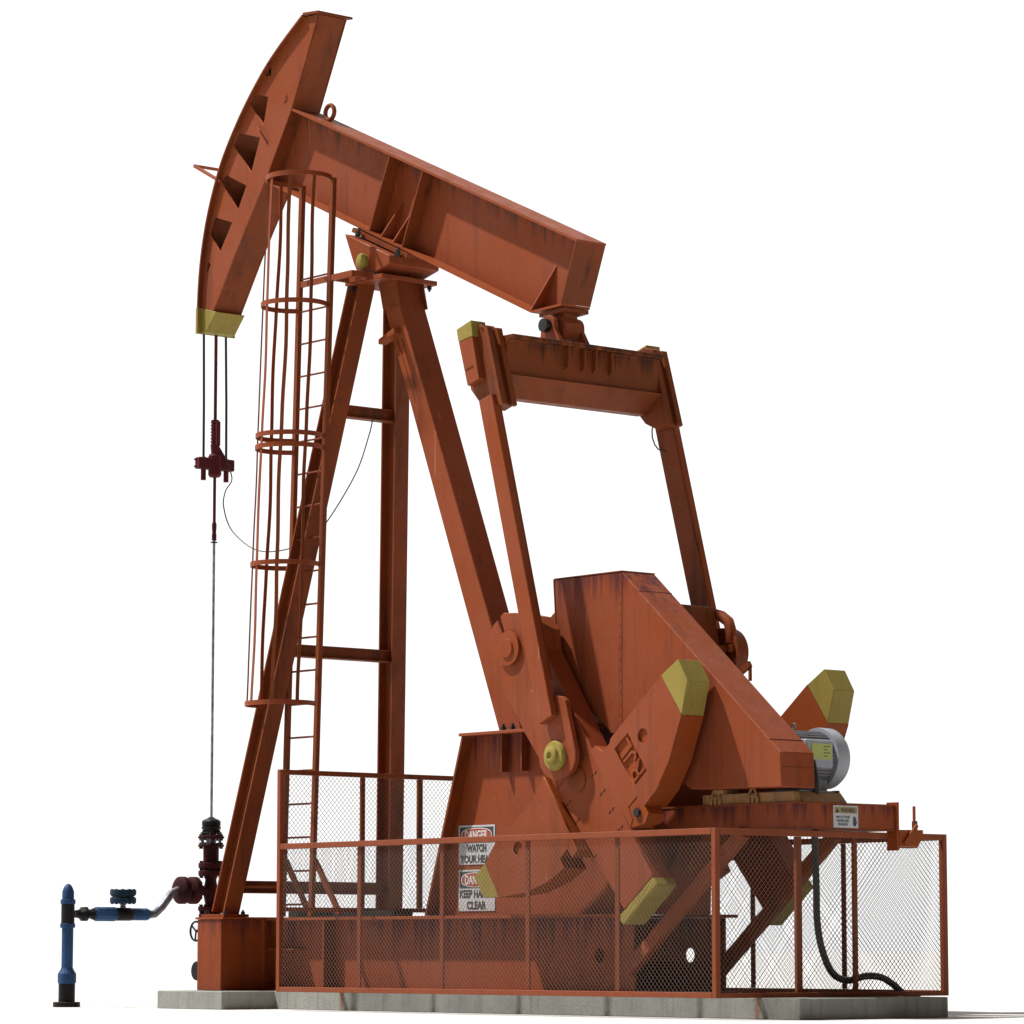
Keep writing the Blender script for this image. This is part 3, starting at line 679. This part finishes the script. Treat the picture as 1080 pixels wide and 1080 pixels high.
# ------------------------------------------------------------------ signs
def oval(cx, cz, rx_, rz, n=36, p=2.6):
    out = []
    for k in range(n):
        a = 2*PI*k/n; c, s = math.cos(a), math.sin(a)
        out.append((cx + rx_*abs(c)**(2/p)*(1 if c > 0 else -1), cz + rz*abs(s)**(2/p)*(1 if s > 0 else -1)))
    return out
def danger(z0, z1, lines, label, x0=-3.868, x1=-3.412):
    t = thing('danger_sign', label, 'sign', ((x0+x1)/2, -.386, z0), 'danger signs on the pedestal')
    y = -.3862; w = x1-x0; h = z1-z0; cx = (x0+x1)/2
    obj('sign_board', box(nb(), x0, x1, y-.004, y, z0, z1), SIGNW, t)
    hz0, hz1 = z1-.015-.40*h, z1-.015
    obj('header_panel', box(nb(), x0+.018, x1-.018, y-.0055, y-.0042, hz0, hz1), SIGNK, t)
    hc = (hz0+hz1)/2; hh_ = (hz1-hz0)/2
    obj('header_ring', prism(nb(), oval(cx, hc, w*.42, hh_*.90), y-.007, y-.0057), SIGNL, t)
    obj('header_oval', prism(nb(), oval(cx, hc, w*.40, hh_*.78), y-.0085, y-.0072), SIGNR, t)
    obj('lettering', letters('DANGER', (cx, y-.0095, hc), (1, 0, 0), (0, 0, 1), hh_*1.5, .001, fit=w*.62, bold=.003), SIGNL, t)
    bh = hz0 - z0
    for i, l in enumerate(lines):
        obj('lettering', letters(l, (cx, y-.0052, z0 + bh*(1-(i+.5)/len(lines))), (1, 0, 0), (0, 0, 1), bh*.46, .001, fit=w*(.53 if len(l) < 7 else .93 if len(l) > 9 else .90), bold=.0035), SIGNK, t)
danger(1.168, 1.481, ['WATCH', 'YOUR HEAD'], 'black and white danger sign reading WATCH YOUR HEAD, upper one on the pedestal')
danger(.798, 1.127, ['KEEP HANDS', 'CLEAR'], 'black and white danger sign reading KEEP HANDS CLEAR, lower one on the pedestal')
ws = thing('warning_sign', 'small white warning sign with a hand symbol on the motor platform end', 'sign', (.056, .06, 1.37))
x = .0555
obj('sign_board', box(nb(), x, x+.004, -.065, .188, 1.375, 1.537), SIGNW, ws)
obj('header_panel', box(nb(), x+.0042, x+.0055, -.055, .178, 1.480, 1.527), SIGNA, ws)
obj('lettering', letters('WARNING', (x+.0062, .082, 1.503), (0, 1, 0), (0, 0, 1), .044, .001, fit=.15, bold=.0006), SIGNK, ws)
tri = prism(nb(), [(-.048,1.486),(-.008,1.486),(-.028,1.520)], x+.0056, x+.0066, ax=0); obj('hazard_triangle', tri, SIGNK, ws)
for i, l in enumerate(('WATCH YOUR', 'HANDS AND', 'FINGERS')):
    obj('lettering', letters(l, (x+.0048, (.030), 1.453-.026*i), (0, 1, 0), (0, 0, 1), .027, .001, fit=.014*len(l), bold=.0006), NAVY, ws)
bm = nb(); prism(bm, circ(.150, 1.408, .017, 16, ry=.022), x+.0042, x+.0052, ax=0)
for k, (dy, L) in enumerate(((-.013, .035), (-.004, .043), (.005, .040), (.013, .030))):
    bar(bm, (x+.0048, .150+dy*.8, 1.415), (x+.0048, .150+dy*1.1, 1.418+L), .0012, .0065, (0, 1, 0))
bar(bm, (x+.0048, .162, 1.40), (x+.0048, .178, 1.425), .0012, .007, (0, 1, 0)); obj('hand_symbol', bm, NAVY, ws)

# ------------------------------------------------------------------ bridle and polished rod
XW = -7.862
BR = thing('bridle_hanger', 'pair of black bridle cables carrying a dark red clamp bar below the horse head', 'bridle', (XW, 0, 4.7))
for s in (-1, 1): obj('cable', tube(nb(), [(XW-.02, s*.122, 6.10), (XW-.004, s*.124, 5.4), (XW, s*.125, 4.80)], .0115, 8), BRID, BR, smooth=True)
cbm = nb(); box(cbm, XW-.04, XW+.04, -.195, .195, 4.80, 4.905)
cbr = obj('carrier_bar', cbm, CARR, BR, bevel=.008)
obj('centre_block', lathe(nb(), (XW, 0, 4.735), (0, 0, 1), [(0, .045), (.02, .06), (.19, .06), (.21, .05)], 16), CARR, cbr)
for s in (-1, 1):
    obj('cable_socket', cyl(nb(), (XW, s*.125, 4.70), (0, 0, 1), .21, .024, 12), CARR, cbr, smooth=True)
    for dz in (.02, .085): obj('bolt', cyl(nb(), (XW-.02, s*.185, 4.80+dz), (0, s, 0), .025, .010, 8), CARR, cbr)
pr = []
for k in range(8): pr += [(.03*k, .041), (.03*k+.015, .041), (.03*k+.016, .034), (.03*k+.028, .034)]
obj('rod_clamp', lathe(nb(), (XW, 0, 5.02), (0, 0, 1), [(-.08, .034)] + pr + [(.235, .041)], 14), CARR, BR)
obj('clamp_bolts', box(nb(), XW+.03, XW+.055, -.02, .02, 5.02, 5.24), CARR, BR)
obj('load_cell', tube(nb(), [(XW, 0, 5.02), (XW+.01, .05, 4.95), (XW+.02, .08, 4.90)], [.034, .03, .03], 10), CARR, BR)
PR = thing('polished_rod', 'thin vertical polished steel rod running from the bridle clamp to the wellhead', 'rod', (XW, 0, 1.6))
obj('upper_rod', tube(nb(), [(XW, 0, 4.31), (XW, 0, 5.0)], .014, 10), CARR, PR, smooth=True)
obj('upper_rod', tube(nb(), [(XW, 0, 5.25), (XW, 0, 6.12)], .015, 10), CARR, PR, smooth=True)
obj('coupling', lathe(nb(), (XW, 0, 4.16), (0, 0, 1), [(-.015, .012), (0, .012), (0, .022), (.06, .022), (.06, .018), (.12, .022), (.15, .022), (.17, .014)], 12), CARR, PR)
obj('collar', lathe(nb(), (XW, 0, 4.135), (0, 0, 1), [(0, .012), (.003, .033), (.012, .033), (.014, .012)], 12), BLK, PR)
obj('lower_rod', tube(nb(), [(XW, 0, 1.60), (XW, 0, 4.16)], .0125, 12), ROD, PR, smooth=True)

# ------------------------------------------------------------------ wellhead
WH = thing('wellhead', 'dark red flanged wellhead with black stuffing box standing behind the cross beam', 'wellhead', (XW, 0, 0))
def flange(z0, z1, r, mat, parent, bolts=8, name='flange'):
    f = obj(name, lathe(nb(), (XW, 0, z0), (0, 0, 1), [(0, r-.006), (.004, r), (z1-z0-.004, r), (z1-z0, r-.006)], 32), mat, parent)
    for k in range(bolts):
        a = 2*PI*(k+.5)/bolts; obj('bolt', lathe(nb(), (XW+(r-.02)*math.cos(a), (r-.02)*math.sin(a), z0-.018), (0, 0, 1), [(0, .011), (z1-z0+.036, .011)], 6), mat, f)
    return f
obj('casing', cyl(nb(), (XW, 0, 0), (0, 0, 1), .84, .075, 24), WELL, WH, smooth=True)
obj('stuffing_box', lathe(nb(), (XW, 0, 1.53), (0, 0, 1), [(0, .07), (.03, .075), (.03, .085), (.055, .088), (.06, .075), (.065, .085), (.10, .085), (.115, .07), (.125, .045), (.14, .02)], 20), OILY, WH)
flange(1.520, 1.535, .098, OILY, WH, 6)
flange(1.478, 1.500, .118, WELL, WH, 8)
obj('gland', cyl(nb(), (XW, 0, 1.42), (0, 0, 1), .10, .045, 16), STEEL, WH, smooth=True)
for k in range(6):
    a = 2*PI*(k+.3)/6; obj('stud', cyl(nb(), (XW+.09*math.cos(a), .09*math.sin(a), 1.42), (0, 0, 1), .10, .009, 8), STEEL, WH)
flange(1.405, 1.425, .118, WELL, WH, 8)
obj('upper_spool', cyl(nb(), (XW, 0, 1.23), (0, 0, 1), .18, .070, 24), WELL, WH, smooth=True)
flange(1.215, 1.262, .112, WELL, WH, 8)
flange(1.145, 1.192, .112, WELL, WH, 8)
obj('ring_gasket', cyl(nb(), (XW, 0, 1.1925), (0, 0, 1), .022, .085, 24), OILY, WH)
obj('master_valve', lathe(nb(), (XW, 0, .84), (0, 0, 1), [(0, .06), (.06, .05), (.12, .062), (.20, .062), (.27, .05), (.31, .06)], 24), WELL, WH, smooth=True)
flange(.835, .875, .112, WELL, WH, 8)
flange(.775, .812, .105, WELL, WH, 8)
obj('outlet_pipe', cyl(nb(), (XW, -.05, 1.015), (0, -1, 0), .16, .045, 16), WELL, WH, smooth=True)
for y in (-.155, -.275):
    f = obj('outlet_flange', lathe(nb(), (XW, y, 1.015), (0, -1, 0), [(0, .095), (.01, .122), (.06, .122), (.075, .105), (.085, .05)], 32), WELL, WH, smooth=True)
    for k in range(8):
        a = 2*PI*k/8; obj('bolt', cyl(nb(), (XW+.095*math.cos(a), y+.012, 1.015+.095*math.sin(a)), (0, -1, 0), .085, .013, 6), OILY, f)
bm = nb(); torus(bm, (XW, -.155, .655), (0, 1, 0), .085, .010, 24, 6)
for k in range(3):
    a = 2*PI*k/3+.4; bar(bm, (XW, -.155, .655), (XW+.083*math.cos(a), -.155, .655+.083*math.sin(a)), .012, .012)
tube(bm, [(XW, -.155, .655), (XW, 0, .655)], .012, 8); obj('hand_wheel', bm, OILY, WH)
obj('side_valve', lathe(nb(), (XW, -.02, .305), (0, -1, 0), [(0, .05), (.02, .08), (.05, .092), (.07, .06), (.09, .06), (.10, .085), (.125, .085)], 20), OILY, WH)

# ------------------------------------------------------------------ flow line
YR = -1.505
FL = thing('flow_line', 'blue flow line with flanged check valve running from the wellhead to a riser pipe', 'pipe', (XW, YR, 0))
zl = .80
def ly(y): return (XW, y, zl)
obj('steel_pipe', tube(nb(), [(XW,-.34,1.02),(XW,-.42,.99),(XW,-.52,.87),(XW,-.60,.805),(XW,-.66,zl),(XW,-.78,zl)], .036, 16), STEEL, FL, smooth=True)
obj('pipe_union', lathe(nb(), ly(-.66), (0, -1, 0), [(0, .042), (.03, .055), (.18, .055), (.20, .048)], 12), BLUE, FL)
obj('valve_body', lathe(nb(), ly(-.84), (0, -1, 0), [(0, .045), (.02, .058), (.16, .058), (.18, .045)], 16), OILY, FL, smooth=True)
obj('pipe_union', lathe(nb(), ly(-1.00), (0, -1, 0), [(0, .05), (.03, .064), (.21, .064), (.245, .05)], 12), BLUE, FL)
obj('hex_coupling', lathe(nb(), ly(-1.235), (0, -1, 0), [(0, .055), (.04, .04), (.06, .042), (.085, .066), (.12, .066), (.15, .04), (.19, .035)], 8), OILY, FL)
obj('valve_neck', lathe(nb(), (XW, -.935, zl+.04), (0, 0, 1), [(0, .03), (.04, .022), (.06, .05), (.07, .05)], 14), STEEL, FL)
for z0, r, m in ((zl+.095, .116, TEAL), (zl+.165, .116, TEAL)):
    f = obj('valve_flange', lathe(nb(), (XW, -.935, z0), (0, 0, 1), [(0, r-.01), (.006, r), (.045, r), (.05, r-.008)], 32), m, FL)
    for k in range(10):
        a = 2*PI*k/10; obj('bolt', cyl(nb(), (XW+.098*math.cos(a), -.935+.098*math.sin(a), z0-.007), (0, 0, 1), .062, .012, 6), m, f)
obj('gasket', cyl(nb(), (XW, -.935, zl+.13), (0, 0, 1), .05, .095, 24), GREENISH, FL)
riser = obj('riser_pipe', lathe(nb(), (XW, YR, .03), (0, 0, 1), [(0, .072), (.17, .072)], 24), OILY, FL, smooth=True)
obj('riser_pipe', lathe(nb(), (XW, YR, .19), (0, 0, 1), [(0, .05), (.72, .05)], 24), BLUE, FL, smooth=True)
obj('riser_sleeve', lathe(nb(), (XW, YR, .20), (0, 0, 1), [(0, .07), (.01, .080), (.085, .080), (.12, .058), (.14, .05)], 16), BLUE, FL)
obj('riser_tee', lathe(nb(), (XW, YR, .68), (0, 0, 1), [(0, .055), (.004, .064), (.035, .064), (.038, .058), (.205, .058), (.208, .064), (.235, .064), (.24, .05)], 20), OILY, FL, smooth=True)
obj('riser_collar', lathe(nb(), (XW, YR, .679), (0, 0, 1), [(0, .06), (.003, .0655), (.037, .0655), (.040, .06)], 20), BLUE, FL, smooth=True)
obj('riser_collar', lathe(nb(), (XW, YR, .885), (0, 0, 1), [(0, .06), (.003, .0655), (.037, .0655), (.040, .06)], 20), BLUE, FL, smooth=True)
obj('riser_cap', lathe(nb(), (XW, YR, .92), (0, 0, 1), [(0, .052), (.07, .052), (.10, .042), (.125, .028), (.137, .012), (.14, .001)], 24), BLUE, FL, smooth=True)
obj('base_flange', lathe(nb(), (XW, YR, .0), (0, 0, 1), [(0, .112), (.004, .118), (.040, .118), (.045, .11)], 32), OILY, FL)

# ------------------------------------------------------------------ cables
def smooth_path(pts, n=8):
    out = []; P = [Vector(p) for p in pts]
    for i in range(len(P)-1):
        p0 = P[max(i-1, 0)]; p1 = P[i]; p2 = P[i+1]; p3 = P[min(i+2, len(P)-1)]
        for k in range(n):
            t = k/n; out.append(.5*((2*p1) + (p2-p0)*t + (2*p0-5*p1+4*p2-p3)*t*t + (3*p1-p0-3*p2+p3)*t**3))
    return out + [P[-1]]
sc = obj('signal_cable', tube(nb(), smooth_path([(XW+.02,.09,4.93),(-7.72,.09,4.72),(-7.749,.04,4.60),(-7.717,0,4.449),(-7.582,0,4.222),(-7.217,0,4.021),(-6.791,0,3.985),(-6.45,0,4.05),(-6.17,0,4.181),(-5.767,0,4.556),(-5.583,0,4.865),(-5.58,.04,5.02)]), .006, 6), CABLE, smooth=True)
sc['label'] = 'thin dark cable sagging from the dark red clamp bar to the samson post'; sc['category'] = 'cable'
ph = obj('power_hose', tube(nb(), smooth_path([(-.06,-.16,1.86),(-.03,-.155,1.70),(-.03,-.155,1.45),(-.08,-.12,1.30),(-.09,-.10,.95),(-.09,-.095,.70),(-.09,-.05,.50),(-.09,.05,.33),(-.09,.20,.27),(-.09,.40,.30),(-.09,.56,.29),(-.09,.68,.24),(-.09,.80,.17),(-.09,.95,.152)]), .026, 12), RUB, smooth=True)
ph['label'] = 'thick black power hose hanging from the motor and curling along the slab behind the mesh'; ph['category'] = 'hose'

# ------------------------------------------------------------------ light, world, camera
sun = bpy.data.lights.new('sun_lamp', 'SUN'); sun.energy = 6.0; sun.angle = math.radians(1.8); sun.color = (1.0, .96, .92)
so = bpy.data.objects.new('sun_lamp', sun); C.objects.link(so)
Ld = Vector((.38, .335, -.865)).normalized(); so.rotation_mode = 'QUATERNION'; so.rotation_quaternion = Ld.to_track_quat('-Z', 'Y')
w = bpy.data.worlds.new('World'); scn.world = w; w.use_nodes = True
nt = w.node_tree; nt.nodes.clear()
out = nt.nodes.new('ShaderNodeOutputWorld'); bg = nt.nodes.new('ShaderNodeBackground'); nt.links.new(bg.outputs[0], out.inputs[0])
tc = nt.nodes.new('ShaderNodeTexCoord'); dt = nt.nodes.new('ShaderNodeVectorMath'); dt.operation = 'DOT_PRODUCT'
dt.inputs[1].default_value = Vector((.93, -.36, 0)).normalized()
nt.links.new(tc.outputs['Generated'], dt.inputs[0])
mr = nt.nodes.new('ShaderNodeMapRange'); mr.interpolation_type = 'SMOOTHSTEP'
mr.inputs['From Min'].default_value = -.70; mr.inputs['From Max'].default_value = .25
mr.inputs['To Min'].default_value = 0.0; mr.inputs['To Max'].default_value = 1.0
nt.links.new(dt.outputs['Value'], mr.inputs[0])
mxw = nt.nodes.new('ShaderNodeMix'); mxw.data_type = 'RGBA'; nt.links.new(mr.outputs[0], mxw.inputs[0])
mxw.inputs[6].default_value = (1.12, 1.12, 1.12, 1); mxw.inputs[7].default_value = (.09, .065, .042, 1)      # white backdrop; dim warm side added behind the camera to darken +X faces
nt.links.new(mxw.outputs[2], bg.inputs['Color'])

cam = bpy.data.cameras.new('camera'); co = bpy.data.objects.new('camera', cam); C.objects.link(co); scn.camera = co
cam.sensor_width = 36; cam.lens = 3849.8/1080*36; cam.clip_start = .5; cam.clip_end = 2000
psi = math.radians(39.8831); tl = math.radians(6.8284)
Fh = Vector((-math.cos(psi), math.sin(psi), 0)); R_ = Vector((math.sin(psi), math.cos(psi), 0)); Z_ = Vector((0, 0, 1))
F = Fh*math.cos(tl)+Z_*math.sin(tl); U = -Fh*math.sin(tl)+Z_*math.cos(tl)
co.matrix_world = Matrix(((R_.x,U.x,-F.x,18.996),(R_.y,U.y,-F.y,-18.938),(R_.z,U.z,-F.z,.497),(0,0,0,1)))
scn.view_settings.view_transform = 'Standard'; scn.view_settings.look = 'None'
scn.view_settings.exposure = 0.0; scn.view_settings.gamma = 1.0; scn.view_settings.use_curve_mapping = False
scn.render.engine = 'CYCLES'; scn.cycles.max_bounces = 8
scn.render.resolution_x = 1024; scn.render.resolution_y = 1024
